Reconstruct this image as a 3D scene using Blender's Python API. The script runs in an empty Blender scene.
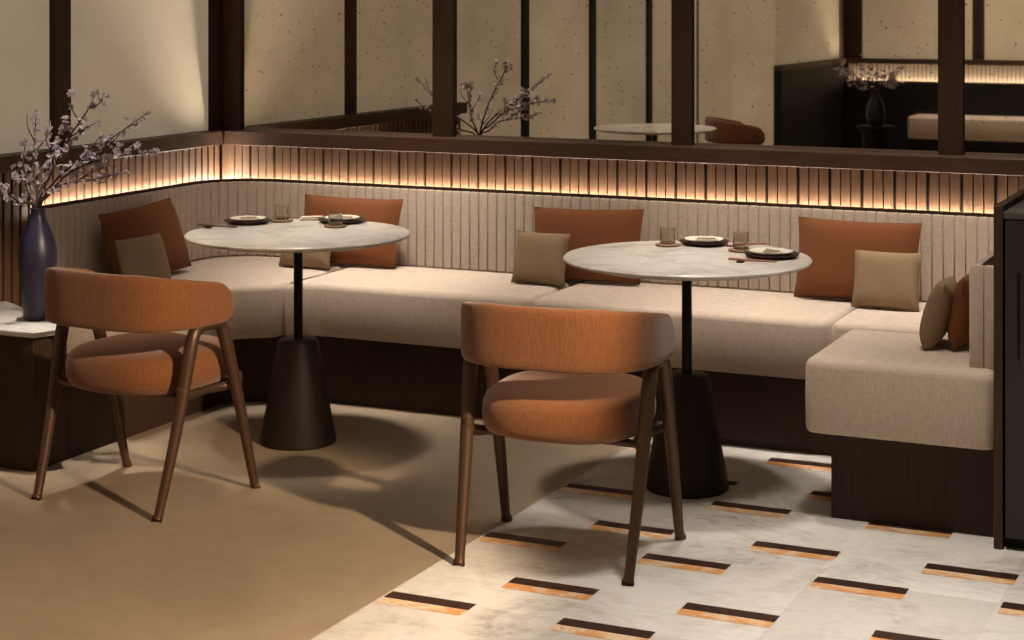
import bpy, bmesh, math, random
from mathutils import Vector, Matrix
PI = math.pi
R_ = math.radians
COL = bpy.context.scene.collection
rnd = random.Random(7)

# ------------------------------------------------------------------ materials
def lin(c):
    return tuple(((v/255)/12.92 if v/255 <= .04045 else ((v/255+.055)/1.055)**2.4) for v in c) + (1.0,)

def new_mat(name, col, rough=.6, metal=0.0, spec=.5):
    m = bpy.data.materials.new(name); m.use_nodes = True
    nt = m.node_tree; b = nt.nodes['Principled BSDF']
    b.inputs['Base Color'].default_value = lin(col)
    b.inputs['Roughness'].default_value = rough
    b.inputs['Metallic'].default_value = metal
    b.inputs['Specular IOR Level'].default_value = spec
    return m, nt, b

def coords(nt, scale=(1, 1, 1)):
    tc = nt.nodes.new('ShaderNodeTexCoord'); mp = nt.nodes.new('ShaderNodeMapping')
    mp.inputs['Scale'].default_value = scale
    nt.links.new(tc.outputs['Object'], mp.inputs['Vector'])
    return mp.outputs['Vector']

def noise(nt, vec, scale, detail=4, rough=.55, dist=0):
    n = nt.nodes.new('ShaderNodeTexNoise')
    n.inputs['Scale'].default_value = scale; n.inputs['Detail'].default_value = detail
    n.inputs['Roughness'].default_value = rough; n.inputs['Distortion'].default_value = dist
    nt.links.new(vec, n.inputs['Vector'])
    return n.outputs['Fac']

def ramp(nt, fac, stops):
    r = nt.nodes.new('ShaderNodeValToRGB')
    e = r.color_ramp.elements
    while len(e) < len(stops): e.new(.5)
    for k, (p, c) in enumerate(stops):
        e[k].position = p; e[k].color = lin(c) if len(c) == 3 else c
    nt.links.new(fac, r.inputs['Fac'])
    return r.outputs['Color']

def bump(nt, b, fac, strength=.2, dist=.002):
    bp = nt.nodes.new('ShaderNodeBump'); bp.inputs['Strength'].default_value = strength
    bp.inputs['Distance'].default_value = dist
    nt.links.new(fac, bp.inputs['Height']); nt.links.new(bp.outputs['Normal'], b.inputs['Normal'])

def mixf(nt, a, bsock, f=.5):
    m = nt.nodes.new('ShaderNodeMath'); m.operation = 'ADD'
    s = nt.nodes.new('ShaderNodeMath'); s.operation = 'MULTIPLY'; s.inputs[1].default_value = f
    s2 = nt.nodes.new('ShaderNodeMath'); s2.operation = 'MULTIPLY'; s2.inputs[1].default_value = 1-f
    nt.links.new(a, s2.inputs[0]); nt.links.new(bsock, s.inputs[0])
    nt.links.new(s2.outputs[0], m.inputs[0]); nt.links.new(s.outputs[0], m.inputs[1])
    return m.outputs[0]

def fabric(name, lo, hi, stretch=(14, 14, 120), b_str=.35, sheen=.25, cross=.5):
    m, nt, b = new_mat(name, hi, .92, 0, .2)
    f1 = noise(nt, coords(nt, stretch), 4.0, 3, .6)
    f2 = noise(nt, coords(nt, (stretch[2], stretch[2], stretch[0])), 3.0, 3, .6)
    f = mixf(nt, f1, f2, cross)
    nt.links.new(ramp(nt, f, [(.34, lo), (.66, hi)]), b.inputs['Base Color'])
    b.inputs['Sheen Weight'].default_value = sheen
    bump(nt, b, f, b_str, .003)
    return m

def wood(name, lo, hi, rough=.45, stretch=(30, 30, 2.0)):
    m, nt, b = new_mat(name, hi, rough, 0, .3)
    f = noise(nt, coords(nt, stretch), 3.0, 5, .6, .4)
    nt.links.new(ramp(nt, f, [(.3, lo), (.7, hi)]), b.inputs['Base Color'])
    bump(nt, b, f, .08, .001)
    return m

def marble(name, base, vein, rough=.25, scale=2.2, fine=(206, 196, 180), tile=None, contrast=1.0):
    m, nt, b = new_mat(name, base, rough)
    v = coords(nt)
    f = noise(nt, v, scale, 10, .66, 1.6)
    f2 = noise(nt, coords(nt, (1, 2.2, 1)), scale*5, 6, .7, .8)
    c = ramp(nt, mixf(nt, f, f2, .35), [(.33, vein), (.43, fine), (.55, base), (.72, fine)])
    if tile:
        sx = nt.nodes.new('ShaderNodeSeparateXYZ'); nt.links.new(v, sx.inputs[0]); ids = []
        for ax, (o_, w_) in enumerate(tile):
            a = nt.nodes.new('ShaderNodeMath'); a.operation = 'SUBTRACT'; a.inputs[1].default_value = o_; nt.links.new(sx.outputs[ax], a.inputs[0])
            d = nt.nodes.new('ShaderNodeMath'); d.operation = 'DIVIDE'; d.inputs[1].default_value = w_; nt.links.new(a.outputs[0], d.inputs[0])
            fl = nt.nodes.new('ShaderNodeMath'); fl.operation = 'FLOOR'; nt.links.new(d.outputs[0], fl.inputs[0]); ids.append(fl.outputs[0])
        cb_ = nt.nodes.new('ShaderNodeCombineXYZ'); nt.links.new(ids[0], cb_.inputs[0]); nt.links.new(ids[1], cb_.inputs[1])
        wn_ = nt.nodes.new('ShaderNodeTexWhiteNoise'); nt.links.new(cb_.outputs[0], wn_.inputs['Vector'])
        g = ramp(nt, wn_.outputs['Value'], [(0, (226, 224, 222)), (1, (255, 255, 255))])
        mm = nt.nodes.new('ShaderNodeMix'); mm.data_type = 'RGBA'; mm.blend_type = 'MULTIPLY'; mm.inputs['Factor'].default_value = 1
        nt.links.new(c, mm.inputs[6]); nt.links.new(g, mm.inputs[7]); c = mm.outputs[2]
    nt.links.new(c, b.inputs['Base Color'])
    return m

M = {}
M['cream'] = fabric('cream_fabric', (186, 167, 149), (212, 194, 175), (10, 10, 90), .25)
M['rust'] = fabric('rust_fabric', (106, 64, 34), (127, 80, 46), (75, 75, 9), .35, .25, .2)
M['rustp'] = fabric('rust_cushion_fabric', (110, 65, 36), (128, 78, 46), (90, 90, 90), .25, .04)
M['tan'] = fabric('tan_fabric', (130, 108, 82), (146, 123, 95), (90, 90, 90), .25, .04)
M['wood'] = wood('walnut_wood', (54, 35, 23), (72, 47, 32), .5)
M['slat'] = wood('slat_wood', (86, 62, 43), (108, 80, 57), .55)
M['fin'] = wood('dark_fin_wood', (52, 34, 23), (66, 45, 31), .55)
M['rail'] = wood('rail_wood', (62, 42, 29), (80, 55, 39), .5, (2, 30, 30))
M['darkwood'] = wood('dark_stained_wood', (47, 31, 21), (62, 42, 29), .65)
M['black'] = wood('black_stained_wood', (16, 12, 10), (24, 18, 14), .6)
M['bronze'], nt, b = new_mat('bronze_metal', (84, 61, 45), .42, .5)
bump(nt, b, noise(nt, coords(nt), 160, 2), .12, .0008)
M['darkmetal'], nt, b = new_mat('dark_bronze_metal', (44, 32, 25), .55, .5)
bump(nt, b, noise(nt, coords(nt), 40, 4), .05, .001)
M['pole'], nt, b = new_mat('black_pole_metal', (30, 26, 26), .3, .8)
M['tabletop'] = marble('tabletop_marble', (226, 219, 208), (168, 160, 148), .22, 5.0, (206, 199, 188))
M['marble'] = marble('floor_marble', (232, 227, 219), (170, 163, 154), .22, 2.6, (214, 208, 199), ((-2.2945, .4975), (4.218, .5953)))
M['inlay_dark'] = wood('inlay_dark_stone', (40, 27, 22), (66, 44, 36), .35, (9, 9, 9))
M['inlay_orange'] = marble('inlay_orange_stone', (208, 140, 74), (184, 108, 52), .3, 5, (228, 206, 174))
m, nt, b = new_mat('polished_concrete', (150, 132, 110), .42); M['concrete'] = m
v = coords(nt)
c = ramp(nt, mixf(nt, noise(nt, v, 1.3, 8, .6, .5), noise(nt, v, 14, 4), .3), [(.3, (132, 116, 97)), (.7, (161, 143, 119))])
nt.links.new(c, b.inputs['Base Color'])
M['plaster'], nt, b = new_mat('warm_plaster', (150, 132, 110), .9)
bump(nt, b, noise(nt, coords(nt), 30), .1)
M['ceil'], nt, b = new_mat('ceiling_paint', (120, 104, 88), .95)
bump(nt, b, noise(nt, coords(nt), 60), .05)
# backlit paper panels
m, nt, b = new_mat('backlit_paper', (210, 195, 168), .85); M['paper'] = m
c = ramp(nt, noise(nt, coords(nt, (1, 1, 1)), 3, 6), [(.3, (208, 190, 161)), (.7, (218, 201, 173))])
nt.links.new(c, b.inputs['Base Color']); nt.links.new(c, b.inputs['Emission Color'])
b.inputs['Emission Strength'].default_value = .225
mf = M['paper'].copy(); mf.name = 'backlit_paper_raised_glow'; M['paper_bright'] = mf  # same paper with its glow raised to brighten the panels reflected in the mirror
mf.node_tree.nodes['Principled BSDF'].inputs['Emission Strength'].default_value = .24
# foxed mirror: silvering with age specks and a faint cloudy bloom
m, nt, b = new_mat('foxed_mirror', (190, 178, 160), .015, 1.0); M['mirror'] = m
v = coords(nt, (1, 1, 1))
def speck(scale, size, keep):
    vo = nt.nodes.new('ShaderNodeTexVoronoi'); vo.inputs['Scale'].default_value = scale
    ns = nt.nodes.new('ShaderNodeTexNoise'); ns.inputs['Scale'].default_value = scale*2.2; ns.inputs['Detail'].default_value = 3
    mx_ = nt.nodes.new('ShaderNodeMix'); mx_.data_type = 'VECTOR'; mx_.inputs['Factor'].default_value = .022
    nt.links.new(v, ns.inputs['Vector']); nt.links.new(v, mx_.inputs[4]); nt.links.new(ns.outputs['Color'], mx_.inputs[5])
    nt.links.new(mx_.outputs[1], vo.inputs['Vector'])
    sp = nt.nodes.new('ShaderNodeSeparateColor'); nt.links.new(vo.outputs['Color'], sp.inputs[0])
    mr = nt.nodes.new('ShaderNodeMapRange'); mr.inputs[1].default_value = keep; mr.inputs[2].default_value = 1; mr.inputs[3].default_value = 0; mr.inputs[4].default_value = size
    nt.links.new(sp.outputs[0], mr.inputs[0])
    lt = nt.nodes.new('ShaderNodeMath'); lt.operation = 'SUBTRACT'
    nt.links.new(mr.outputs[0], lt.inputs[0]); nt.links.new(vo.outputs['Distance'], lt.inputs[1])
    k = nt.nodes.new('ShaderNodeMapRange'); k.inputs[1].default_value = -.02; k.inputs[2].default_value = .1
    nt.links.new(lt.outputs[0], k.inputs[0]); return k.outputs[0]
def mixc(f, a, c2):
    x = nt.nodes.new('ShaderNodeMix'); x.data_type = 'RGBA'; nt.links.new(f, x.inputs['Factor'])
    nt.links.new(a, x.inputs[6]); x.inputs[7].default_value = lin(c2); return x.outputs[2]
c0 = ramp(nt, noise(nt, v, 3.5, 6, .6), [(.3, (208, 200, 188)), (.7, (224, 216, 205))])
c0 = mixc(speck(60, .28, .45), c0, (128, 112, 92))
c0 = mixc(speck(24, .15, .60), c0, (98, 84, 68))
c0 = mixc(speck(40, .22, .72), c0, (226, 216, 200))
nt.links.new(c0, b.inputs['Base Color'])
M['navy'], nt, b = new_mat('navy_glaze', (40, 39, 60), .38, 0, .5)
bump(nt, b, noise(nt, coords(nt, (1, 1, 5)), 22, 3), .12, .002)
M['bark'] = wood('branch_bark', (52, 38, 32), (78, 58, 48), .8)
m, nt, b = new_mat('blossom_petal', (232, 218, 222), .8); M['petal'] = m
pc = ramp(nt, noise(nt, coords(nt), 2, 2), [(.35, (214, 196, 208)), (.65, (240, 228, 230))])
nt.links.new(pc, b.inputs['Base Color'])
tr = nt.nodes.new('ShaderNodeBsdfTranslucent'); nt.links.new(pc, tr.inputs['Color'])
ms = nt.nodes.new('ShaderNodeMixShader'); ms.inputs[0].default_value = .4
nt.links.new(b.outputs[0], ms.inputs[1]); nt.links.new(tr.outputs[0], ms.inputs[2])
nt.links.new(ms.outputs[0], nt.nodes['Material Output'].inputs['Surface'])
M['ceramic'], nt, b = new_mat('white_ceramic', (226, 216, 204), .3)
bump(nt, b, noise(nt, coords(nt), 20), .03)
M['charger'] = wood('dark_charger', (50, 36, 28), (70, 52, 40), .45, (8, 30, 8))
M['coaster'] = wood('coaster_wood', (112, 84, 60), (134, 102, 74), .6, (8, 30, 8))
M['napkin'] = fabric('linen_napkin', (188, 168, 144), (206, 188, 164), (60, 60, 60), .2)
M['chop'] = wood('chopstick_wood', (138, 92, 74), (158, 108, 88), .5)
M['chopdark'] = wood('dark_chopstick_wood', (92, 66, 50), (112, 82, 62), .5)
m, nt, b = new_mat('clear_glass', (250, 248, 244), .02); M['glass'] = m
b.inputs['Transmission Weight'].default_value = 1.0; b.inputs['IOR'].default_value = 1.3
M['cabinet'], nt, b = new_mat('dark_cabinet_lacquer', (40, 33, 28), .45)
bump(nt, b, noise(nt, coords(nt), 12), .04)
M['cabtop'], nt, b = new_mat('grey_green_stone', (74, 70, 60), .5)
nt.links.new(ramp(nt, noise(nt, coords(nt), 12, 6), [(.3, (64, 60, 52)), (.7, (88, 84, 72))]), b.inputs['Base Color'])
m, nt, b = new_mat('light_strip_diffuser', (255, 226, 180), .5); M['led'] = m
b.inputs['Emission Color'].default_value = lin((255, 245, 232)); b.inputs['Emission Strength'].default_value = 125

# ------------------------------------------------------------------ mesh helpers
def add_box(bm, lo, hi, mat=0, bev=0, seg=2):
    vs = [bm.verts.new((x, y, z)) for z in (lo[2], hi[2]) for y in (lo[1], hi[1]) for x in (lo[0], hi[0])]
    fs = [bm.faces.new([vs[i] for i in q]) for q in ((0, 2, 3, 1), (4, 5, 7, 6), (0, 1, 5, 4), (2, 6, 7, 3), (0, 4, 6, 2), (1, 3, 7, 5))]
    for f in fs: f.material_index = mat
    if bev:
        es = list({e for f in fs for e in f.edges})
        r = bmesh.ops.bevel(bm, geom=es, offset=bev, segments=seg, profile=.5, affect='EDGES')
        for f in r['faces']: f.material_index = mat
    return bm

def add_prism(bm, poly, z0, z1, bev=0, seg=3):
    lo = [bm.verts.new((x, y, z0)) for x, y in poly]; hi = [bm.verts.new((x, y, z1)) for x, y in poly]
    n = len(poly); fs = [bm.faces.new(lo[::-1]), bm.faces.new(hi)]
    for i in range(n): fs.append(bm.faces.new((lo[i], lo[(i+1) % n], hi[(i+1) % n], hi[i])))
    if bev:
        es = list({e for f in fs for e in f.edges})
        bmesh.ops.bevel(bm, geom=es, offset=bev, segments=seg, profile=.5, affect='EDGES', clamp_overlap=True)
    return bm

def round_poly(poly, rc, n=5):
    """poly (counter-clockwise) with every corner rounded in plan by radius rc."""
    P = [Vector(p) for p in poly]; out = []; m = len(P)
    for i in range(m):
        a, p, b_ = P[i-1], P[i], P[(i+1) % m]
        d1 = (a-p); d2 = (b_-p); L = min(rc, d1.length*.45, d2.length*.45)
        q0 = p+d1.normalized()*L; q2 = p+d2.normalized()*L
        for k in range(n+1):
            t = k/n; out.append(q0*(1-t)**2+p*(2*t*(1-t))+q2*t*t)
    return out

def inset(P, d):
    m = len(P); out = []
    for i in range(m):
        t1 = (P[i]-P[i-1]).normalized(); t2 = (P[(i+1) % m]-P[i]).normalized()
        n1 = Vector((-t1.y, t1.x)); n2 = Vector((-t2.y, t2.x)); nn = (n1+n2)
        nn = nn.normalized(); c = max(.5, nn.dot(n1)); out.append(P[i]+nn*(d/c))
    return out

def add_cushion(bm, poly, z0, z1, r=.03, rc=.045):
    P = round_poly(poly, rc); rings = []
    lv = [(z0+r*.6*(1-math.sin(a)), r*.6*(1-math.cos(a))) for a in (PI/2, PI/3, PI/6)]
    lv += [(z0+r*.6, 0), ((z0+z1)/2, -.002), (z1-r, 0)]
    lv += [(z1-r+r*math.sin(a)*.92, r*(1-math.cos(a))) for a in (PI/8, PI/4, 3*PI/8, PI/2)]
    for z, d in lv: rings.append([bm.verts.new((q.x, q.y, z)) for q in inset(P, d)])
    n = len(P)
    for a, b_ in zip(rings, rings[1:]):
        for k in range(n): bm.faces.new((a[k], a[(k+1) % n], b_[(k+1) % n], b_[k]))
    for f in (bm.faces.new(rings[0][::-1]), bm.faces.new(rings[-1])): pass
    return bm

def add_lathe(bm, prof, seg=48, c=(0, 0)):
    rings = []
    for r, z in prof:
        if r < 1e-6: rings.append([bm.verts.new((c[0], c[1], z))])
        else: rings.append([bm.verts.new((c[0]+r*math.cos(2*PI*k/seg), c[1]+r*math.sin(2*PI*k/seg), z)) for k in range(seg)])
    for a, b_ in zip(rings, rings[1:]):
        for k in range(seg):
            k2 = (k+1) % seg
            q = ([a[0]] if len(a) == 1 else [a[k], a[k2]]) + ([b_[0]] if len(b_) == 1 else [b_[k2], b_[k]])
            if len(q) >= 3:
                try: bm.faces.new(q)
                except ValueError: pass
    return bm

def add_tube(bm, pts, radii, seg=10, flat=1.0, cap=True):
    pts = [Vector(p) for p in pts]; n = len(pts); rings = []; a = None
    for i, p in enumerate(pts):
        t = (pts[min(i+1, n-1)]-pts[max(i-1, 0)]).normalized()
        if a is None: a = Vector((1, 0, 0)) if abs(t.x) < .8 else Vector((0, 1, 0))
        a = (a - t*a.dot(t)).normalized(); b_ = t.cross(a)          # carried along the path without twisting
        r = radii[i] if isinstance(radii, (list, tuple)) else radii
        rings.append([bm.verts.new(p + a*(r*flat*math.cos(2*PI*k/seg)) + b_*(r*math.sin(2*PI*k/seg))) for k in range(seg)])
    for a, b_ in zip(rings, rings[1:]):
        for k in range(seg): bm.faces.new((a[k], a[(k+1) % seg], b_[(k+1) % seg], b_[k]))
    if cap:
        bm.faces.new(rings[0][::-1]); bm.faces.new(rings[-1])
    return bm

def smooth_path(pts, n=6):
    P = [Vector(p) for p in pts]; out = []
    for i in range(len(P)-1):
        p0, p1, p2, p3 = P[max(i-1, 0)], P[i], P[i+1], P[min(i+2, len(P)-1)]
        for k in range(n):
            t = k/n
            out.append(.5*((2*p1)+(p2-p0)*t+(2*p0-5*p1+4*p2-p3)*t*t+(3*p1-p0-3*p2+p3)*t**3))
    out.append(P[-1]); return out

def lerp_list(vals, n):
    out = []
    for i in range(n):
        t = i/(n-1)*(len(vals)-1); k = min(int(t), len(vals)-2); f = t-k
        out.append(vals[k]*(1-f)+vals[k+1]*f)
    return out

def build(name, bm, mats, parent=None, angle=38, smooth=True, loc=None):
    bmesh.ops.recalc_face_normals(bm, faces=bm.faces)
    if smooth:
        for f in bm.faces: f.smooth = True
        for e in bm.edges:
            if len(e.link_faces) == 2 and e.calc_face_angle(0) > R_(angle): e.smooth = False
    me = bpy.data.meshes.new(name); bm.to_mesh(me); bm.free()
    for m in (mats if isinstance(mats, (list, tuple)) else [mats]): me.materials.append(m)
    o = bpy.data.objects.new(name, me); COL.objects.link(o)
    if parent: o.parent = parent
    if loc: o.location = loc
    return o

def tag(o, label, cat, group=None, kind=None):
    o['label'] = label; o['category'] = cat
    if group: o['group'] = group
    if kind: o['kind'] = kind
    return o

def thing(name, label, cat, loc=(0, 0, 0), rz=0, group=None):
    o = bpy.data.objects.new(name, None); COL.objects.link(o)
    o.empty_display_size = .1; o.location = loc; o.rotation_euler = (0, 0, rz)
    return tag(o, label, cat, group)

def struct(name, bm, mats, label=None, **k):
    o = build(name, bm, mats, **k); o['kind'] = 'structure'
    if label: o['label'] = label
    return o

def dup(root, loc, rz, label, group=None):
    r = root.copy(); COL.objects.link(r); r.location = loc; r.rotation_euler = (0, 0, rz); r['label'] = label
    if group: r['group'] = group
    for ch in list(root.children):
        c = ch.copy(); COL.objects.link(c); c.parent = r
        for g in list(ch.children):
            d = g.copy(); COL.objects.link(d); d.parent = c
    return r

BM = bmesh.new
def box_bm(lo, hi, bev=0, seg=2): return add_box(BM(), lo, hi, 0, bev, seg)

# ------------------------------------------------------------------ room dimensions (metres)
XL, YB = -4.42, 6.635        # faces of the left and back backrests
YM = 6.775                   # mirror plane
XE, YO = 3.2, -4.24          # right wall, wall opposite
ZR0, ZR1 = .948, 1.008       # rail above the slats
H = 4.2

# ------------------------------------------------------------------ shell
FA, FB = -2.304-.0126*(3.823-YO+.3), -2.304+.0126*(7.0-3.823)      # the line where marble meets concrete
struct('floor', add_prism(BM(), [(-5.2, YO-.3), (FA, YO-.3), (FB, 7.0), (-5.2, 7.0)], -.1, 0), M['concrete'], 'smooth tan concrete floor')
bm = add_prism(BM(), [(FA, YO-.3), (XE+.2, YO-.3), (XE+.2, 7.0), (FB, 7.0)], -.1, 0)
PX, PY = .4975, .5953        # inlay pitch
for row in range(-9, 4):
    for which, (x0, y0) in enumerate(((-2.285, 4.232), (-2.0385, 4.476))):
        Y = y0 + row*PY
        if Y > 6.2: continue
        for k in range(0, 11):
            X = x0 + k*PX + .0126*(Y-4.8)
            for (ya, yb, mi) in ((Y-.052, Y, 1), (Y-.098, Y-.052, 2)):
                q = [bm.verts.new(p) for p in ((X, ya, .0006), (X+.25, ya, .0006), (X+.25, yb, .0006), (X, yb, .0006))]
                f = bm.faces.new(q); f.material_index = mi
o = struct('floor', bm, [M['marble'], M['inlay_dark'], M['inlay_orange']], 'pale marble floor with small dark and orange inlaid bars', smooth=False)
struct('ceiling', box_bm((-5.2, YO-.3, H), (XE+.2, 7.0, H+.1)), M['ceil'])
struct('wall_right', box_bm((XE, YO-.3, 0), (XE+.2, 7.0, H)), M['plaster'])
struct('wall_back', box_bm((-5.0, 6.80, 0), (XE, 7.0, H)), M['darkwood'])
struct('wall_left', box_bm((-4.75, 4.45, 0), (-4.56, 6.80, H)), M['darkwood'])
struct('wall_left', box_bm((-5.2, YO, 0), (-4.92, 4.45, H)), M['darkwood'])
struct('wall_left', box_bm((-4.92, YO, 0), (-4.53, -1.90, H)), M['darkwood'])
struct('wall_front', box_bm((-5.2, YO-.3, 0), (XE, YO-.02, H)), M['darkwood'])

# paper panels of the left wall
wn = 0
def window(lo, hi, mat='paper'):
    global wn; wn += 1
    return struct('window_%d' % wn, box_bm(lo, hi), M[mat], 'cream backlit paper panel')
window((-4.56, 5.66, ZR1), (-4.535, 6.66, H))
window((-4.56, 4.60, ZR1), (-4.535, 5.58, H))
ys = [4.45, 2.69, 1.50, .32, -.87, -1.9]
for a, b_ in zip(ys, ys[1:]): window((-4.92, b_+.0, .16), (-4.895, a, H), 'paper_bright')
window((-4.53, -3.0, ZR1), (-4.515, -1.90, H), 'paper_bright'); window((-4.53, YO+.06, ZR1), (-4.515, -3.0, H), 'paper_bright')
window((-4.92, -1.90, .16), (-4.53, -1.885, H), 'paper_bright')
for k in range(4): window((-4.3+k*1.2, YO-.02, ZR1), (-4.3+k*1.2+1.08, YO-.005, H), 'paper_bright')

tn = 0
def trim(lo, hi, mat='wood', label=None, bev=.002):
    global tn; tn += 1
    return struct('trim_%d' % tn, box_bm(lo, hi, bev, 1), M[mat], label)
CPX0, CPX1 = -4.525, -4.432
trim((-4.56, 5.595, ZR1), (-4.515, 5.688, H), 'wood', 'dark timber mullion between the paper panels')
trim((-4.56, 4.45, ZR1), (-4.515, 4.60, H), 'wood')
trim((-4.56, 6.66, ZR1), (CPX0-.006, 6.80, H), 'wood', 'dark timber corner post, left half')
trim((CPX0, 6.755, ZR1), (CPX1, 6.80, H), 'wood', 'dark timber corner post, right half')
POSTS = [(-3.471, -3.372), (-2.402, -2.316), (-1.349, -1.255), (-.28, -.19), (.78, .87)]
for a, b_ in POSTS: trim((a, 6.757, ZR1), (b_, 6.80, H), 'wood', 'dark timber post between mirror panes')
trim((-4.56, 4.45, ZR0), (-4.45, 6.80, ZR1), 'rail', 'brown timber rail under the paper panels')
trim((-4.45, 6.655, ZR0), (2.6, 6.80, ZR1), 'rail', 'brown timber rail under the mirror panes')
for yy in ys[1:4]: trim((-4.92, yy-.05, .16), (-4.875, yy+.05, H), 'black')
for yy in ys[4:5]: trim((-4.92, yy-.02, .16), (-4.885, yy+.02, H), 'plaster')
trim((-4.92, -1.95, .0), (-4.885, 4.45, .16), 'black')
trim((-4.53, YO-.02, .955), (-4.45, -1.90, ZR1), 'rail'); trim((-4.45, YO-.02, .955), (1.5, YO+.05, ZR1), 'rail')
trim((-4.53, YO-.02, ZR1), (-4.49, YO+.08, H), 'plaster')

# mirror panes
mx = [(-4.432, -3.471, 'foxed mirror pane nearest the timber corner post, showing the left wall'),
      (-3.372, -2.402, 'foxed mirror pane showing the tall dark mullions and part of the blossom'),
      (-2.316, -1.349, 'foxed mirror pane showing a reflected rust chair back'),
      (-1.255, -.28, 'foxed mirror pane above the dark cabinet, showing a pale bench')]
for a, b_, lab in mx:
    tag(build('mirror_pane', box_bm((a, YM, ZR1), (b_, YM+.012, H)), M['mirror']), lab, 'mirror', 'mirror panes of the back wall')

# slatted wainscot: slats in threes with a hairline gap, then a wider one
bm = BM(); x = -4.458
add_box(bm, (-4.488, 6.700, .02), (-4.4585, 6.722, ZR0))
while x < 1.2:
    for k in range(3):
        add_box(bm, (x+k*.0386, 6.700, .02), (x+k*.0386+.0333, 6.722, ZR0))
    x += .1236
struct('trim_%d' % (tn+1), bm, M['slat'], 'lit brown slats under the mirror', smooth=False)
struct('trim_%d' % (tn+2), box_bm((-4.5, 6.735, .02), (2.6, 6.80, ZR0)), M['black'])  # backing coloured black to stand for shade deep in the slat gaps
bm = BM(); y = 4.46
while y < 6.69:
    add_box(bm, (-4.510, y, .02), (-4.488, y+.033, ZR0)); y += .0475
struct('trim_%d' % (tn+3), bm, M['slat'], 'brown slats under the left paper panels', smooth=False)
struct('trim_%d' % (tn+4), box_bm((-4.56, 4.45, .02), (-4.522, 6.70, ZR0)), M['black'])  # black again in place of the shade between the left slats

# ------------------------------------------------------------------ banquette
bq = thing('banquette', 'long cream upholstered corner bench wrapping around both tables', 'bench', (-2.6, 6.3, 0))
def W(o):                                   # world-built mesh under the banquette's Empty
    o.location = -bq.location; return o
def part(name, bm, mat, lab=None, **k):
    o = W(build(name, bm, mat, bq, **k))
    if lab: o['label'] = lab
    return o
S0, S1 = .265, .478
def arc(cx, cy, r, a0, a1, n): return [(cx+r*math.cos(R_(a0+(a1-a0)*i/n)), cy+r*math.sin(R_(a0+(a1-a0)*i/n))) for i in range(n+1)]
# seat modules (plan outlines, counter-clockwise)
part('seat_cushion', add_cushion(BM(), [(XL, 5.27), (-3.885, 5.27), (-3.885, 5.60), (XL, 5.60)], S0, S1, .03), M['cream'])
corner = [(XL, 5.604), (-3.885, 5.604), (-3.885, 5.87), (-3.745, 5.985), (-3.745, YB)] + arc(-4.20, 6.415, .22, 90, 180, 6)
part('seat_cushion', add_cushion(BM(), corner, S0, S1, .03), M['cream'])
part('seat_cushion', add_cushion(BM(), [(-3.741, 5.988), (-3.62, 6.07), (-2.719, 6.07), (-2.719, YB), (-3.741, YB)], S0, S1, .03), M['cream'])
part('seat_cushion', add_cushion(BM(), [(-2.711, 6.07), (-1.590, 6.07), (-1.590, YB), (-2.711, YB)], S0, S1, .03), M['cream'])
part('seat_cushion', add_cushion(BM(), [(-1.582, 6.07), (-.905, 6.07), (-.905, YB), (-1.582, YB)], S0, S1, .03), M['cream'])
part('seat_cushion', add_cushion(BM(), [(-1.472, 5.332), (-.90, 5.332), (-.90, 5.90), (-1.472, 5.90)], S0, S1+.018, .03), M['cream'])
# plinth
pl = [(XL, 4.98), (-3.97, 4.98), (-3.97, 5.90), (-3.90, 5.99), (-3.60, 6.12), (-1.40, 6.13), (-1.40, 5.395), (-.90, 5.395), (-.90, 6.66), (XL, 6.66)]
part('plinth', add_prism(BM(), pl, 0, S0+.03), M['darkwood'], 'dark stained recessed plinth')
# channelled backrest along the left wall, round the corner and along the back wall
def channel_back(path, z0, z1, depth, pitch=.0412, gap=.005, gd=.007):
    # path: plan points of the face, room side on the right hand of travel
    segs = []; L = 0
    P = [Vector((a, b_)) for a, b_ in path]
    cum = [0]
    for a, b_ in zip(P, P[1:]): cum.append(cum[-1]+(b_-a).length)
    tot = cum[-1]
    def at(s):
        s = max(0, min(tot, s)); k = 0
        while k < len(cum)-2 and cum[k+1] < s: k += 1
        t = (P[k+1]-P[k]).normalized(); p = P[k]+t*(s-cum[k])
        # smoothed normal
        k2 = min(k+1, len(P)-2); t2 = (P[k2+1]-P[k2]).normalized()
        nn = Vector((t.y, -t.x)); return p, nn
    st = []; n = max(1, round(tot/pitch)); pt = tot/n
    for i in range(n):
        s = i*pt
        st += [(s, gd), (s+gap*.5, gd*.25), (s+gap*1.1, 0), (s+pt*.5, -.0012), (s+pt-gap*1.1, 0), (s+pt-gap*.5, gd*.25)]
    st.append((tot, gd))
    bm = BM(); rows = []
    prof = [(z0, .012), (z0+.012, 0), (z1-.018, 0), (z1-.005, .005), (z1, .018)]
    for s, off in st:
        p, nn = at(s); col = []
        for z, inn in prof: col.append(bm.verts.new((*(p - nn*(off+inn)), z)))
        col.append(bm.verts.new((*(p - nn*depth), z1))); col.append(bm.verts.new((*(p - nn*depth), z0)))
        rows.append(col)
    for a, b_ in zip(rows, rows[1:]):
        for k in range(len(a)): bm.faces.new((a[k], b_[k], b_[(k+1) % len(a)], a[(k+1) % len(a)]))
    bm.faces.new(rows[0]); bm.faces.new(rows[-1][::-1])
    return bm
ZB = .797
bpath = [(XL, 5.425), (XL, 6.415)] + arc(-4.20, 6.415, .22, 180, 90, 8)[1:] + [(-.895, YB)]
part('backrest', channel_back(bpath, S1-.012, ZB, .03), M['cream'], angle=25)
cap = [(x, y) for x, y in bpath]
bm = BM()
inner = [(XL-.012, 5.425), (XL-.012, 6.415)] + arc(-4.20, 6.415, .232, 180, 90, 8)[1:] + [(-.895, YB+.012)]
outer = [(XL-.032, 5.425), (XL-.032, 6.415)] + arc(-4.20, 6.415, .252, 180, 90, 8)[1:] + [(-.895, YB+.032)]
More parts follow.
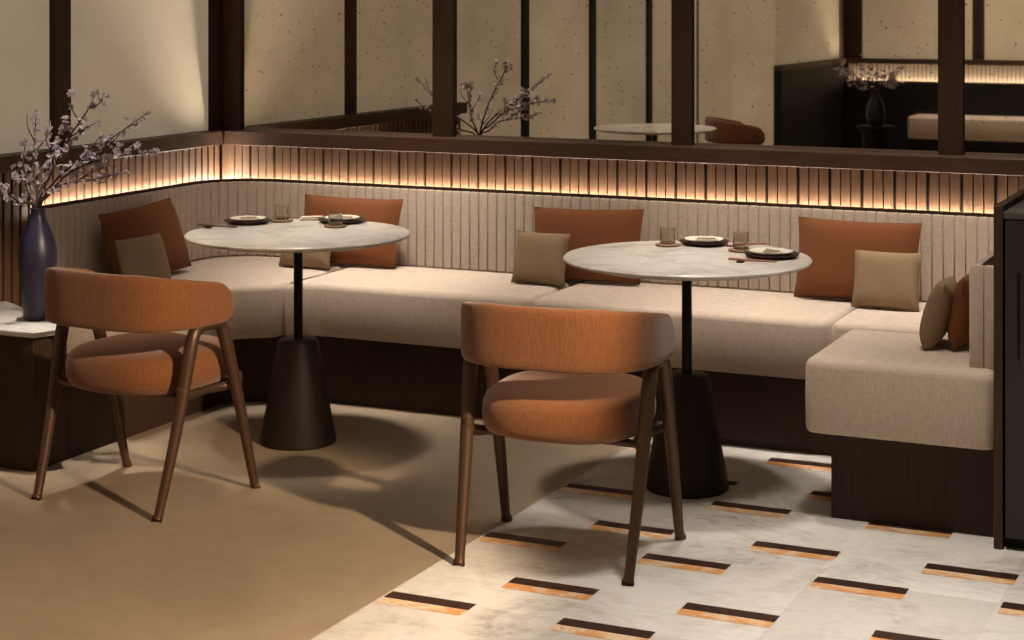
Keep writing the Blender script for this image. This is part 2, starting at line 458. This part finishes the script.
add_prism(bm, inner[::-1]+outer, ZB-.004, ZB+.009)
part('trim_cap', bm, M['darkwood'], 'dark wood capping strip')
# ledge behind the backrest that carries the light strip
bm = BM()
add_box(bm, (-4.487, 5.425, .60), (-4.453, 6.699, .768)); add_box(bm, (-4.453, 6.668, .60), (-.895, 6.699, .768))
add_prism(bm, [(-4.453, 6.43)] + arc(-4.20, 6.415, .253, 178, 92, 8) + [(-4.22, 6.668), (-4.453, 6.668)], .60, .768)
part('ledge', bm, M['darkwood'])
# backrest of the short right-hand arm of the bench
part('backrest', channel_back([(-.985, 6.62), (-.985, 5.428)], S1+.012, ZB, .03), M['cream'], angle=25)
bm = BM()
for a, b_ in ((-.986, -.9435), (-.9425, -.899)): add_box(bm, (a, 5.400, S1+.014), (b_, 5.426, ZB), 0, .005, 2)
part('end_panel', bm, M['cream'])
part('backrest_core', box_bm((-.954, 5.427, S1), (-.899, 6.62, ZB-.03)), M['darkwood'])

for nm, lo, hi, lab in (('light_strip', (-4.483, 5.45, .7685), (-4.469, 6.682, .781), 'warm linear light strip hidden behind the left backrest'),
                        ('light_strip', (-4.462, 6.683, .7685), (-.93, 6.696, .781), 'warm linear light strip hidden behind the long back backrest')):
    tag(build(nm, box_bm(lo, hi), M['led']), lab, 'light', 'light strips behind the bench')

# ------------------------------------------------------------------ cushions
def pillow_mesh(name, w, h, t, mat):
    bm = BM(); n = 16; grid = {}
    for s in (1, -1):
        for i in range(n+1):
            for j in range(n+1):
                u, v = 2*i/n-1, 2*j/n-1
                edge = i in (0, n) or j in (0, n)
                if s == -1 and edge: grid[s, i, j] = grid[1, i, j]; continue
                th = t/2*(max(0, (1-abs(u)**3.2)*(1-abs(v)**3.2)))**.5
                pin = 1-.045*(1-abs(v)**2)*abs(u)**6; pin2 = 1-.045*(1-abs(u)**2)*abs(v)**6
                wr = .004*math.sin(5*u+3*v)*(1-u*u)*(1-v*v)
                grid[s, i, j] = bm.verts.new((u*w/2*pin, s*(th+wr*.5), h/2+v*h/2*pin2))
    for s in (1, -1):
        for i in range(n):
            for j in range(n):
                bm.faces.new((grid[s, i, j], grid[s, i+1, j], grid[s, i+1, j+1], grid[s, i, j+1]))
    return bm
def pillow(label, w, h, t, mat, base, yaw, lean, roll=0, group=None):
    g = 'rust scatter cushions' if mat == 'rustp' else 'tan scatter cushions'
    o = build('scatter_cushion', pillow_mesh('c', w, h, t, mat), M[mat], angle=70)
    o.matrix_world = Matrix.Translation(base) @ Matrix.Rotation(yaw, 4, 'Z') @ Matrix.Rotation(lean, 4, 'X') @ Matrix.Rotation(roll, 4, 'Y')
    return tag(o, label, 'cushion', g)
Z = S1+.001
pillow('large rust cushion against the left backrest, beside the vase', .46, .295, .11, 'rustp', (-4.262, 5.90, Z+.004), R_(90-3), R_(-19), R_(-3))
pillow('small tan cushion leaning on the rust one beside the vase', .255, .205, .075, 'tan', (-4.128, 5.675, Z), R_(90-6), R_(-19))
pillow('large rust cushion half hidden behind the left-hand table', .475, .288, .11, 'rustp', (-3.745, 6.50, Z), R_(0), R_(-14))
pillow('small tan cushion mostly hidden under the rim of the left-hand table', .25, .205, .075, 'tan', (-3.868, 6.372, Z), R_(-2), R_(-14))
pillow('large rust cushion in the middle of the bench, between the two tables', .465, .292, .11, 'rustp', (-2.672, 6.50, Z), R_(1), R_(-14), R_(-1.5))
pillow('small tan cushion in the middle of the bench, between the two tables', .232, .205, .075, 'tan', (-2.815, 6.375, Z), R_(-3), R_(-15))
pillow('large rust cushion on the back bench right of both tables', .465, .298, .11, 'rustp', (-1.60, 6.505, Z), R_(-1), R_(-12))
pillow('small tan cushion in front of a rust one, nearest the bench corner by the cabinet', .245, .207, .075, 'tan', (-1.462, 6.385, Z), R_(0), R_(-14))
pillow('rust cushion seen edge-on against the short bench arm beside the cabinet', .32, .225, .085, 'rustp', (-1.072, 5.76, Z+.018), R_(-90), R_(-8))
pillow('tan cushion seen edge-on on the short bench arm beside the cabinet', .23, .215, .085, 'tan', (-1.165, 5.70, Z+.018), R_(-90+4), R_(-17))

# ------------------------------------------------------------------ pedestal tables
def table(label, x, y, z=.74):
    t = thing('pedestal_table', label, 'table', (x, y, 0), 0, 'round marble pedestal tables')
    r = .402
    build('tabletop', add_lathe(BM(), [(0, z-.024), (r-.05, z-.024), (r-.012, z-.016), (r-.002, z-.010), (r, z-.005), (r-.003, z-.001), (r-.008, z), (0, z)], 96), M['tabletop'], t, angle=50)
    build('pole', add_lathe(BM(), [(0, .34), (.0165, .34), (.0165, z-.032), (.06, z-.03), (.07, z-.0245), (0, z-.0245)], 32), M['pole'], t)
    build('base', add_lathe(BM(), [(0, 0), (.131, 0), (.136, .004), (.136, .012), (.073, .356), (.068, .367), (.060, .372), (0, .374)], 64), M['darkmetal'], t)
    return t
table('round marble pedestal table left of the other, standing on concrete', -3.378, 5.526, .750)
tb = table('round marble pedestal table standing on the inlaid marble floor', -1.912, 5.530, .750)
dup(tb, (-4.055, 2.458, 0), 0, 'round marble pedestal table seen only in the mirror')

# ------------------------------------------------------------------ chairs
def make_chair(label, x, y, rz):
    c = thing('dining_chair', label, 'chair', (x, y, 0), rz, 'rust upholstered dining chairs')
    # seat: thick rounded pad
    bm = BM(); n = 48; rings = []
    def outline(k, s):
        a = 2*PI*k/n; e = .74
        cx = math.copysign(abs(math.cos(a))**e, math.cos(a)); cy = math.copysign(abs(math.sin(a))**e, math.sin(a))
        return (.238*cx*s-.006, .018+.248*cy*s)
    prof = [(.55, .352), (.86, .353), (.955, .362), (.995, .385), (1.0, .410), (.992, .435), (.955, .458), (.88, .471), (.7, .478), (.35, .481)]
    for s, z in prof: rings.append([bm.verts.new((*outline(k, s), z)) for k in range(n)])
    for a, b_ in zip(rings, rings[1:]):
        for k in range(n): bm.faces.new((a[k], a[(k+1) % n], b_[(k+1) % n], b_[k]))
    bm.faces.new(rings[0][::-1]); bm.faces.new(rings[-1])
    build('seat', bm, M['rust'], c, angle=60)
    # wrap-around back band
    plan = []
    N = 56
    for i in range(N+1):
        u = -1+2*i/N
        s = u*.60                       # arc-length-like parameter, half length .60
        a = abs(u)
        ang = PI/2*min(1, a/.80)
        e = .66
        px = .274*math.copysign(math.sin(ang)**e if ang > 0 else 0, u)
        py = -.262*(math.cos(ang) if ang < PI/2 else 0)**e
        if a > .80: py = (a-.80)/.20*.075
        plan.append((px, py))
    # even re-sampling
    PV = [Vector(p) for p in plan]; cum = [0]
    for a, b_ in zip(PV, PV[1:]): cum.append(cum[-1]+(b_-a).length)
    tot = cum[-1]; NS = 72; bm = BM(); rings = []
    def at(s):
        k = 0
        while k < len(cum)-2 and cum[k+1] < s: k += 1
        return PV[k].lerp(PV[k+1], (s-cum[k])/max(1e-9, cum[k+1]-cum[k]))
    for i in range(NS+1):
        # denser near both ends so the corners round off
        w = i/NS; s = tot*(w - math.sin(2*PI*w)/(2*PI)*.55)
        p = at(s); t = (at(min(tot, s+.012))-at(max(0, s-.012))).normalized(); nn = Vector((t.y, -t.x))
        d = min(s, tot-s)
        rt, rb = .070, .045
        zt = .740 - (rt-math.sqrt(max(0, rt*rt-(rt-d)**2)) if d < rt else 0) - .058*(1-min(1, d/.36))**1.25
        zb = .566 + (rb-math.sqrt(max(0, rb*rb-(rb-d)**2)) if d < rb else 0)
        if d < .012: th = .021*math.sqrt(max(.02, 1-(1-d/.012)**2))
        else: th = .021
        zm, hh = (zt+zb)/2, (zt-zb)/2; ring = []
        for k in range(20):
            a = 2*PI*k/20; e2 = .38
            ca = math.copysign(abs(math.cos(a))**e2, math.cos(a)); sa = math.copysign(abs(math.sin(a))**e2, math.sin(a))
            q = p + nn*(th*ca)
            ring.append(bm.verts.new((q.x, q.y, zm+hh*sa)))
        rings.append(ring)
    for a, b_ in zip(rings, rings[1:]):
        for k in range(20): bm.faces.new((a[k], a[(k+1) % 20], b_[(k+1) % 20], b_[k]))
    bm.faces.new(rings[0][::-1]); bm.faces.new(rings[-1])
    build('backrest', bm, M['rust'], c, angle=70)
    # legs: each side an inverted V rounded at the top under the band
    for sx in (-1, 1):
        rear = smooth_path([(.246*sx, -.246, .006), (.247*sx, -.234, .03), (.258*sx, -.165, .27), (.266*sx, -.112, .50), (.267*sx, -.092, .552)], 6)
        build('leg', add_tube(BM(), rear, lerp_list([.0185, .0142, .0182, .0215, .020], len(rear)), 14), M['bronze'], c)
        front = smooth_path([(.272*sx, .212, .006), (.271*sx, .200, .03), (.268*sx, .135, .27), (.267*sx, .062, .50), (.267*sx, .040, .552)], 6)
        build('leg', add_tube(BM(), front, lerp_list([.0185, .0142, .0182, .0215, .020], len(front)), 14), M['bronze'], c)
        arch = smooth_path([(.267*sx, -.112, .505), (.267*sx, -.094, .548), (.267*sx, -.062, .564), (.267*sx, -.025, .567), (.267*sx, .012, .564), (.267*sx, .043, .548), (.267*sx, .061, .505)], 6)
        build('arm_support', add_tube(BM(), arch, lerp_list([.017, .020, .020, .019, .020, .020, .017], len(arch)), 14), M['bronze'], c)
        rail = smooth_path([(.259*sx, -.150, .392), (.254*sx, -.140, .362), (.228*sx, -.09, .347), (.215*sx, .02, .346), (.232*sx, .10, .347), (.262*sx, .122, .362), (.267*sx, .124, .392)], 6)
        build('side_rail', add_tube(BM(), rail, lerp_list([.012, .017, .015, .012, .015, .017, .012], len(rail)), 12), M['bronze'], c)
    cr = BM()
    for yy in (-.10, .10):
        add_tube(cr, smooth_path([(-.222, yy, .347), (-.12, yy, .350), (.12, yy, .350), (.222, yy, .347)], 4), .011, 10)
    build('seat_frame', cr, M['bronze'], c)
    return c
ch = make_chair('rust upholstered chair facing the left-hand table, on the concrete floor', -3.474, 4.762, R_(-4.6))
dup(ch, (-2.002, 4.764, 0), R_(4.6), 'rust upholstered chair facing the right-hand table, on the marble floor')
dup(ch, (-3.86, 1.09, 0), R_(-120), 'rust upholstered chair seen only in the mirror, beside the reflected table')

# ------------------------------------------------------------------ console, vase and blossom
cs = thing('console', 'low dark console with a pale marble top under the navy vase', 'console table', (-4.2, 4.95, 0))
bm = add_prism(BM(), [(-4.478, 4.80), (-3.968, 4.80), (-3.968, 4.977), (-4.478, 4.977)], 0, .452, .002, 1)
o = build('body', bm, M['darkwood'], cs); o.location = -cs.location
bm = add_prism(BM(), [(-4.478, 4.785), (-3.955, 4.785), (-3.915, 4.895), (-4.10, 5.04), (-4.478, 5.262)], .452, .470, .003, 2)
o = build('top', bm, M['tabletop'], cs, smooth=True); o.location = -cs.location; o['label'] = 'pale marble slab'

VX, VY, VZ = -4.114, 5.000, .470
tag(build('vase', add_lathe(BM(), [(0, 0), (.040, 0), (.046, .004), (.050, .03), (.057, .10), (.064, .17), (.067, .215), (.065, .25), (.055, .29), (.040, .325), (.029, .350), (.0245, .372), (.0255, .388), (.0235, .389), (.0215, .372), (.022, .34), (.0, .33)], 48), M['navy'], loc=(VX, VY, VZ)),
    'tall navy glazed vase holding blossom branches on the marble console', 'vase')

def blossom_mesh(seed):
    r = random.Random(seed); bm = BM()
    for k in range(5):
        a = 2*PI*k/5+r.uniform(-.25, .25); tilt = r.uniform(.15, .75); L = r.uniform(.85, 1.1)
        d = Vector((math.cos(a), math.sin(a), 0)); sd = Vector((-d.y, d.x, 0)); rows = []
        for (s, w) in ((0.05, .12), (.35, .30), (.65, .40), (.9, .30), (1.02, .12)):
            z = s*math.tan(tilt)*.55; p = d*s*L
            rows.append([bm.verts.new(p+sd*(w*q)+Vector((0, 0, z+.10*q*q))) for q in (-1, 0, 1)])
        for A, B in zip(rows, rows[1:]):
            for q in range(2): bm.faces.new((A[q], A[q+1], B[q+1], B[q]))
    bmesh.ops.solidify(bm, geom=list(bm.faces), thickness=.06)
    bmesh.ops.create_icosphere(bm, subdivisions=1, radius=.14, matrix=Matrix.Translation((0, 0, .12)))
    bmesh.ops.recalc_face_normals(bm, faces=bm.faces)
    me = bpy.data.meshes.new('blossom'); bm.to_mesh(me); bm.free(); me.materials.append(M['petal'])
    for p in me.polygons: p.use_smooth = True
    return me
BL = [blossom_mesh(k) for k in range(5)]
cr_, sr_ = math.cos(R_(24.64)), math.sin(R_(24.64))
def vp(u, w, z): return Vector((cr_*u - sr_*w, sr_*u + cr_*w, z))       # u across, w into the room's depth
def branch(base, pts, twigs, label, dens=1.0, seed=0):
    """pts: main stem (u, w, z) from the vase mouth; twigs: list of (start fraction, [(u,w,z) ...])."""
    r = random.Random(seed); bm = BM(); spots = []
    pts = [(p[0]*1.25, p[1], p[2]*1.10 if p[2] > .02 else p[2]) for p in pts]
    main = smooth_path([vp(*p) for p in pts], 6)
    add_tube(bm, main, lerp_list([.0055, .0045, .0028, .0015], len(main)), 7)
    o = None; stems = [(main, .45)]
    for f, tw in twigs:
        st = main[int(f*(len(main)-1))]
        path = smooth_path([st]+[st+vp(*q) for q in tw], 5)
        add_tube(bm, path, lerp_list([.0030, .0018, .0011], len(path)), 6); stems.append((path, .3))
    for path, f0 in stems:
        L = sum((b_-a).length for a, b_ in zip(path, path[1:])); n = max(2, int(L/.031*dens))
        for k in range(n):
            t = f0+(1-f0)*(k+r.uniform(.2, .8))/n; p = path[min(len(path)-1, int(t*(len(path)-1)))]
            spots.append(p+Vector((r.gauss(0, .007), r.gauss(0, .009), r.gauss(0, .008))))
        spots.append(path[-1])
    o = build('blossom_branch', bm, M['bark'], loc=base); tag(o, label, 'branch', 'blossom branches in the vase')
    for p in spots[:90]:
        b_ = bpy.data.objects.new('blossom', r.choice(BL)); COL.objects.link(b_); b_.parent = o
        b_.location = p; s = r.uniform(.010, .016); b_.scale = (s, s, s)
        b_.rotation_euler = (r.uniform(-1.3, 1.3), r.uniform(-1.3, 1.3), r.uniform(0, 6.28))
    return o
NB = (VX, VY, VZ+.36)
B0 = (0.0, 0.0, -.25)
def stem(*p): return [(rnd.uniform(-.008, .008), rnd.uniform(-.008, .008), -.24), (rnd.uniform(-.008, .008), rnd.uniform(-.006, .006), .02)] + list(p)
bspec = [
 (stem((-.03, .10, .12), (-.06, .24, .22), (-.075, .34, .315)), [(.75, [(-.03, .02, .05), (-.035, .03, .10)]), (.7, [(.03, .03, .04), (.05, .05, .08)])], 'blossom branch rising to the upper left, in front of the left paper panel', .8),
 (stem((-.05, .10, .07), (-.09, .23, .15), (-.105, .33, .215)), [(.6, [(-.03, .02, .02), (-.05, .03, .05)])], 'blossom branch leaning farthest left, cut by the frame edge', .9),
 (stem((-.04, -.06, .05), (-.07, -.09, .09), (-.10, -.10, .12)), [(.7, [(.03, -.02, .04), (.05, -.02, .06)])], 'shortest blossom branch, low on the left over the dark slats', 1.1),
 (stem((.01, .06, .12), (.03, .10, .22), (.05, .14, .30)), [(.6, [(.03, -.02, .05), (.04, -.03, .09)]), (.7, [(-.03, .03, .05), (-.02, .04, .10)]), (.8, [(.02, .0, .03), (.03, 0, .06)])], 'blossom branch standing upright before the dark mullion', 1.3),
 (stem((.04, .0, .14), (.09, -.01, .25), (.145, -.02, .34), (.165, -.02, .395)), [(.6, [(.05, .02, .03), (.09, .03, .05)]), (.8, [(.04, -.01, .02), (.055, -.01, .05)]), (.7, [(-.03, .01, .05), (-.03, 0, .10)])], 'tallest blossom branch, reaching highest above the vase', 1.1),
 (stem((.06, -.03, .12), (.14, -.07, .19), (.22, -.10, .25), (.33, -.14, .335)), [(.55, [(.05, -.03, .04), (.10, -.04, .10)]), (.6, [(.06, .02, 0), (.11, .03, .02)]), (.68, [(.06, -.02, .02), (.12, -.02, .08), (.19, -.03, .115)])], 'blossom branch sweeping right over the second paper panel', .9),
 (stem((.05, -.03, .09), (.11, -.06, .15), (.18, -.09, .18), (.25, -.11, .20), (.35, -.14, .215)), [(.5, [(.04, .03, .04), (.09, .04, .07)]), (.6, [(.05, -.02, .02), (.10, -.03, .0)]), (.75, [(.05, .02, .03), (.10, .02, .04)]), (.65, [(.03, .01, .05), (.07, .02, .08)])], 'blossom branch stretching right along the bottom of the paper panel', 1.4),
 (stem((.03, -.04, .06), (.08, -.06, .105), (.17, -.10, .125), (.27, -.13, .15)), [(.7, [(.05, 0, .03), (.10, 0, .05)]), (.8, [(.04, -.01, -.01), (.08, -.01, .01)])], 'lowest blossom branch, arching right in front of the glowing slats', .9),
]
for k, (pts, tw, lab, dn) in enumerate(bspec):
    branch(NB, pts, tw, lab, dn, 20+k)
# arrangement on the far side of the room, seen only in the mirror
fv = (-3.15, .1, 0)
st2 = thing('plant_stand', 'dark pedestal seen only in the mirror, under a far blossom vase', 'pedestal', fv)
build('column', add_lathe(BM(), [(0, 0), (.14, 0), (.14, .02), (.10, .04), (.10, .60), (.14, .62), (.14, .64), (0, .64)], 32), M['black'], st2)
tag(build('vase', add_lathe(BM(), [(0, 0), (.05, 0), (.075, .08), (.06, .17), (.03, .22), (.035, .24), (.025, .24), (0, .18)], 32), M['navy'], loc=(fv[0], fv[1], .64)), 'dark vase seen only in the mirror, before the far light strip', 'vase')
far = thing('blossom_bunch', 'spreading blossom seen only in the mirror, before the far light strip', 'flowers', (fv[0], fv[1], .86))
r = random.Random(5); bm = BM()
for k in range(12):
    a = r.uniform(0, 6.28); e = Vector((math.cos(a)*r.uniform(.12, .30), math.sin(a)*r.uniform(.1, .26), r.uniform(.08, .30)))
    add_tube(bm, smooth_path([(0, 0, -.1), (0, 0, .02), e*.55, e], 4), lerp_list([.004, .0015], 13), 5)
    for q in range(8):
        b_ = bpy.data.objects.new('blossom', r.choice(BL)); COL.objects.link(b_); b_.parent = far
        b_.location = e*r.uniform(.5, 1.05)+Vector((r.gauss(0, .03), r.gauss(0, .03), r.gauss(0, .015))); s = r.uniform(.016, .024); b_.scale = (s, s, s)
        b_.rotation_euler = (r.uniform(-1, 1), r.uniform(-1, 1), r.uniform(0, 6))
build('twig', bm, M['bark'], far)

# ------------------------------------------------------------------ dark service cabinet at the right
cb = thing('service_cabinet', 'tall dark service cabinet with a wooden side board at the end of the bench', 'cabinet', (-.4, 5.9, 0))
def cpart(n, bm, mat, **k):
    o = build(n, bm, mat, cb, **k); o.location = -cb.location; return o
CX0, CX1, CY0, CY1 = -.895, .35, 5.282, 6.63
cpart('side_panel', box_bm((CX0, CY0, 0), (CX0+.026, CY1, .990), .002, 1), M['wood'])
cpart('body', box_bm((CX0+.030, CY0+.02, .03), (CX1, CY1, .955)), M['cabinet'])
cpart('top', box_bm((CX0+.026, CY0+.006, .952), (CX1, CY1, .972), .002, 1), M['cabtop'])
for k in range(2):
    d = cpart('door', box_bm((CX0+.032+k*.605, CY0+.002, .035), (CX0+.032+k*.605+.595, CY0+.02, .948), .002, 1), M['cabinet'])
    h_ = build('handle', box_bm((CX0+.032+k*.605+.035, CY0-.003, .55), (CX0+.032+k*.605+.041, CY0+.003, .80)), M['pole'], d)
cpart('plinth', box_bm((CX0+.026, CY0+.04, 0), (CX1, CY1, .03)), M['black'])

# ------------------------------------------------------------------ tableware
TZ = .7505
def disc(prof, seg=48): return add_lathe(BM(), prof, seg)
def charger(label, x, y, r=.088):
    tag(build('charger_plate', disc([(0, 0), (r-.02, 0), (r, .010), (r, .013), (r-.004, .013), (r-.02, .005), (0, .005)]), M['charger'], loc=(x, y, TZ)), label, 'plate', 'dark charger plates')
def plate(label, x, y, r=.066):
    tag(build('plate', disc([(0, 0), (r*.6, 0), (r, .012), (r, .0145), (r-.003, .0145), (r*.6, .004), (0, .004)]), M['ceramic'], loc=(x, y, TZ+.0055)), label, 'plate', 'white plates')
def napkin(label, x, y, z, a, L=.10, w=.04):
    bm = add_box(BM(), (-L/2, -w/2, 0), (L/2, w/2, .008), 0, .003, 2)
    add_box(bm, (-L/2+.006, -w/2+.004, .0075), (L/2-.01, w/2-.006, .014), 0, .003, 2)
    o = tag(build('napkin', bm, M['napkin'], loc=(x, y, z)), label, 'napkin', 'folded napkins'); o.rotation_euler.z = a
def coaster(label, x, y):
    tag(build('coaster', disc([(0, 0), (.040, 0), (.042, .002), (.042, .005), (.040, .007), (0, .007)]), M['coaster'], loc=(x, y, TZ)), label, 'coaster', 'round wooden coasters')
def tumbler(label, x, y):
    tag(build('glass_tumbler', disc([(0, 0), (.022, 0), (.025, .003), (.0255, .046), (.0262, .054), (.0250, .054), (.0243, .046), (.0222, .008), (0, .006)], 40), M['glass'], loc=(x, y, TZ+.0075)), label, 'glass', 'clear tumblers')
def chopsticks(label, x, y, a, mat='chop', L=.155):
    t = thing('chopsticks', label, 'chopsticks', (x, y, TZ), a, 'chopsticks on rests')
    build('rest', box_bm((-L*.32, -.014, 0), (-L*.18, .014, .006), .002, 2), M['charger'], t)
    for s in (-1, 1):
        build('stick', add_tube(BM(), [(-L/2, s*.006, .0098), (L/2, s*.0045, .0085)], [.0036, .0026], 8), M[mat], t)
# left-hand table
charger('dark charger plate at the left-hand place of the left table', -3.692, 5.682)
plate('white plate on the left-hand charger of the left table', -3.692, 5.682)
napkin('folded napkin on the left-hand plate of the left table', -3.686, 5.682, TZ+.011, R_(30), .075, .03)
chopsticks('dark chopsticks near the left rim of the left table', -3.705, 5.500, R_(4), 'chopdark')
coaster('wooden coaster between the two places of the left table', -3.602, 5.775)
tumbler('clear tumbler between the two places of the left table', -3.602, 5.775)
charger('dark charger plate at the back place of the left table', -3.385, 5.850, .09)
plate('white plate on the back charger of the left table', -3.385, 5.850)
napkin('folded napkin on the back plate of the left table', -3.37, 5.852, TZ+.011, R_(10), .075, .03)
coaster('wooden coaster in front of the back plate of the left table', -3.335, 5.715)
tumbler('clear tumbler in front of the back plate of the left table', -3.335, 5.715)
napkin('folded napkin lying on the marble left of the back plate, left table', -3.520, 5.866, TZ, R_(35), .10, .045)
# right-hand table
charger('dark charger plate at the back place of the right table', -1.955, 5.832, .085)
plate('white plate on the back charger of the right table', -1.955, 5.832)
napkin('folded napkin on the back plate of the right table', -1.945, 5.832, TZ+.011, R_(10), .075, .03)
coaster('wooden coaster left of the back plate of the right table', -2.055, 5.745)
tumbler('clear tumbler left of the back plate of the right table', -2.055, 5.745)
charger('dark charger plate at the right-hand place of the right table', -1.660, 5.640, .088)
plate('white plate on the right-hand charger of the right table', -1.663, 5.640, .07)
napkin('folded napkin on the right-hand plate of the right table', -1.655, 5.640, TZ+.011, R_(-40), .075, .03)
coaster('wooden coaster between the two places of the right table', -1.790, 5.722)
tumbler('clear tumbler between the two places of the right table', -1.790, 5.722)
chopsticks('rosewood chopsticks in front of the right-hand plate, right table', -1.675, 5.478, R_(2))
chopsticks('rosewood chopsticks behind the glass between the places of the right table', -1.800, 5.822, R_(55))

# ------------------------------------------------------------------ far booth (reflected in the mirror)
fb = thing('banquette', 'pale bench along the far wall, seen only in the mirror', 'bench', (-2.5, YO+.3, 0))
def fpart(n, bm, mat, **k):
    o = build(n, bm, mat, fb, **k); o.location = -fb.location; return o
fpart('seat_cushion', add_cushion(BM(), [(-3.73, -4.10), (-.8, -4.10), (-.8, -3.66), (-3.73, -3.66)], .262, S1, .03), M['cream'])
fpart('ledge', box_bm((-4.45, YO+.003, .6), (.6, YO+.054, .7545)), M['black'])
fpart('plinth', box_bm((-3.60, -4.12, 0), (-.8, -3.75, .27)), M['black'])
fpart('backrest', box_bm((-4.45, YO+.055, 0), (.6, YO+.10, .790), .004, 1), M['black'])
struct('trim_%d' % (tn+6), box_bm((-4.53, YO+.1, 0), (-4.46, -1.9, .955)), M['black'])
bm = BM(); x = -4.44
while x < 1.2: add_box(bm, (x, YO-.02, .02), (x+.034, YO-.004, .955)); x += .041
struct('trim_%d' % (tn+7), bm, M['plaster'], smooth=False)
tag(build('light_strip', box_bm((-4.40, YO+.012, .755), (.55, YO+.03, .763)), M['led']), 'warm light strip behind the far bench, seen only in the mirror', 'light', 'light strips behind the bench')

# ------------------------------------------------------------------ light
def area(name, loc, size, power, col, rot=(0, 0, 0), spread=180, size_y=None):
    l = bpy.data.lights.new(name, 'AREA'); l.energy = power; l.color = col; l.size = size; l.spread = R_(spread)
    if size_y: l.shape = 'RECTANGLE'; l.size_y = size_y
    else: l.shape = 'DISK'
    o = bpy.data.objects.new(name, l); COL.objects.link(o); o.location = loc; o.rotation_euler = rot; return o
def spot(name, loc, target, power, col, angle=60, blend=.5, radius=.05):
    l = bpy.data.lights.new(name, 'SPOT'); l.energy = power; l.color = col; l.spot_size = R_(angle); l.spot_blend = blend; l.shadow_soft_size = radius
    o = bpy.data.objects.new(name, l); COL.objects.link(o); o.location = loc
    o.rotation_euler = (Vector(target)-Vector(loc)).to_track_quat('-Z', 'Y').to_euler(); return o
WARM, SOFT = (1, .75, .52), (1, .90, .80)
ZL = H-.06
spot('track_spot', (.30, 3.25, 2.45), (-3.25, 4.25, .1), 900, WARM, 32, .4, .06)
for x, y, p in ((-3.40, 5.58, 2.6), (-1.93, 5.58, 2.8)): area('downlight', (x, y, ZL), .32, p, SOFT, spread=24)
for x, y, p in ((-3.78, 5.75, 2.9), (-3.2, 5.75, 3.0), (-2.1, 5.75, 3.1), (-1.25, 5.7, 3.4)): area('downlight', (x, y, ZL), .2, p, SOFT, rot=(R_(10), 0, 0), spread=25)
area('downlight', (-1.0, 4.5, ZL), .4, 9, SOFT, spread=42)
area('downlight', (-1.0, 3.3, ZL), .4, 8, SOFT, spread=46)
area('ambient_fill', (-1.6, 4.6, H-.02), 3.0, 22, SOFT, size_y=2.6)  # added unseen area light, soft ambient fill for the closed room
area('downlight', (-4.02, 4.98, ZL), .12, 1.9, SOFT, spread=20)  # unseen lamp added to brighten the blossom and vase
area('downlight', (-3.9, 2.0, ZL), .4, 8, SOFT, spread=50)
area('downlight', (-4.0, -.5, ZL), .4, 12, SOFT, spread=80)
area('downlight', (-2.7, -3.3, ZL), .4, 26, SOFT, spread=70)  # unseen lamp added to brighten the far bench in the mirror

wd = bpy.data.worlds.new('World'); bpy.context.scene.world = wd; wd.use_nodes = True
wd.node_tree.nodes['Background'].inputs['Color'].default_value = (1, .8, .6, 1)
wd.node_tree.nodes['Background'].inputs['Strength'].default_value = .02

# ------------------------------------------------------------------ camera and view
cam = bpy.data.cameras.new('Camera'); co = bpy.data.objects.new('Camera', cam); COL.objects.link(co)
co.location = (0, 0, 1.58); co.rotation_euler = (R_(90), 0, R_(24.64))
cam.sensor_width = 36; cam.lens = 1794/1024*36; cam.shift_y = -319/1024; cam.clip_start = .05
sc = bpy.context.scene; sc.camera = co
vs = sc.view_settings; vs.view_transform = 'Standard'; vs.look = 'None'; vs.gamma = 1; vs.use_curve_mapping = False; vs.exposure = 0.0
cy = sc.cycles; cy.max_bounces = 8; cy.diffuse_bounces = 4; cy.glossy_bounces = 4; cy.use_denoising = True
cy.sample_clamp_indirect = 4
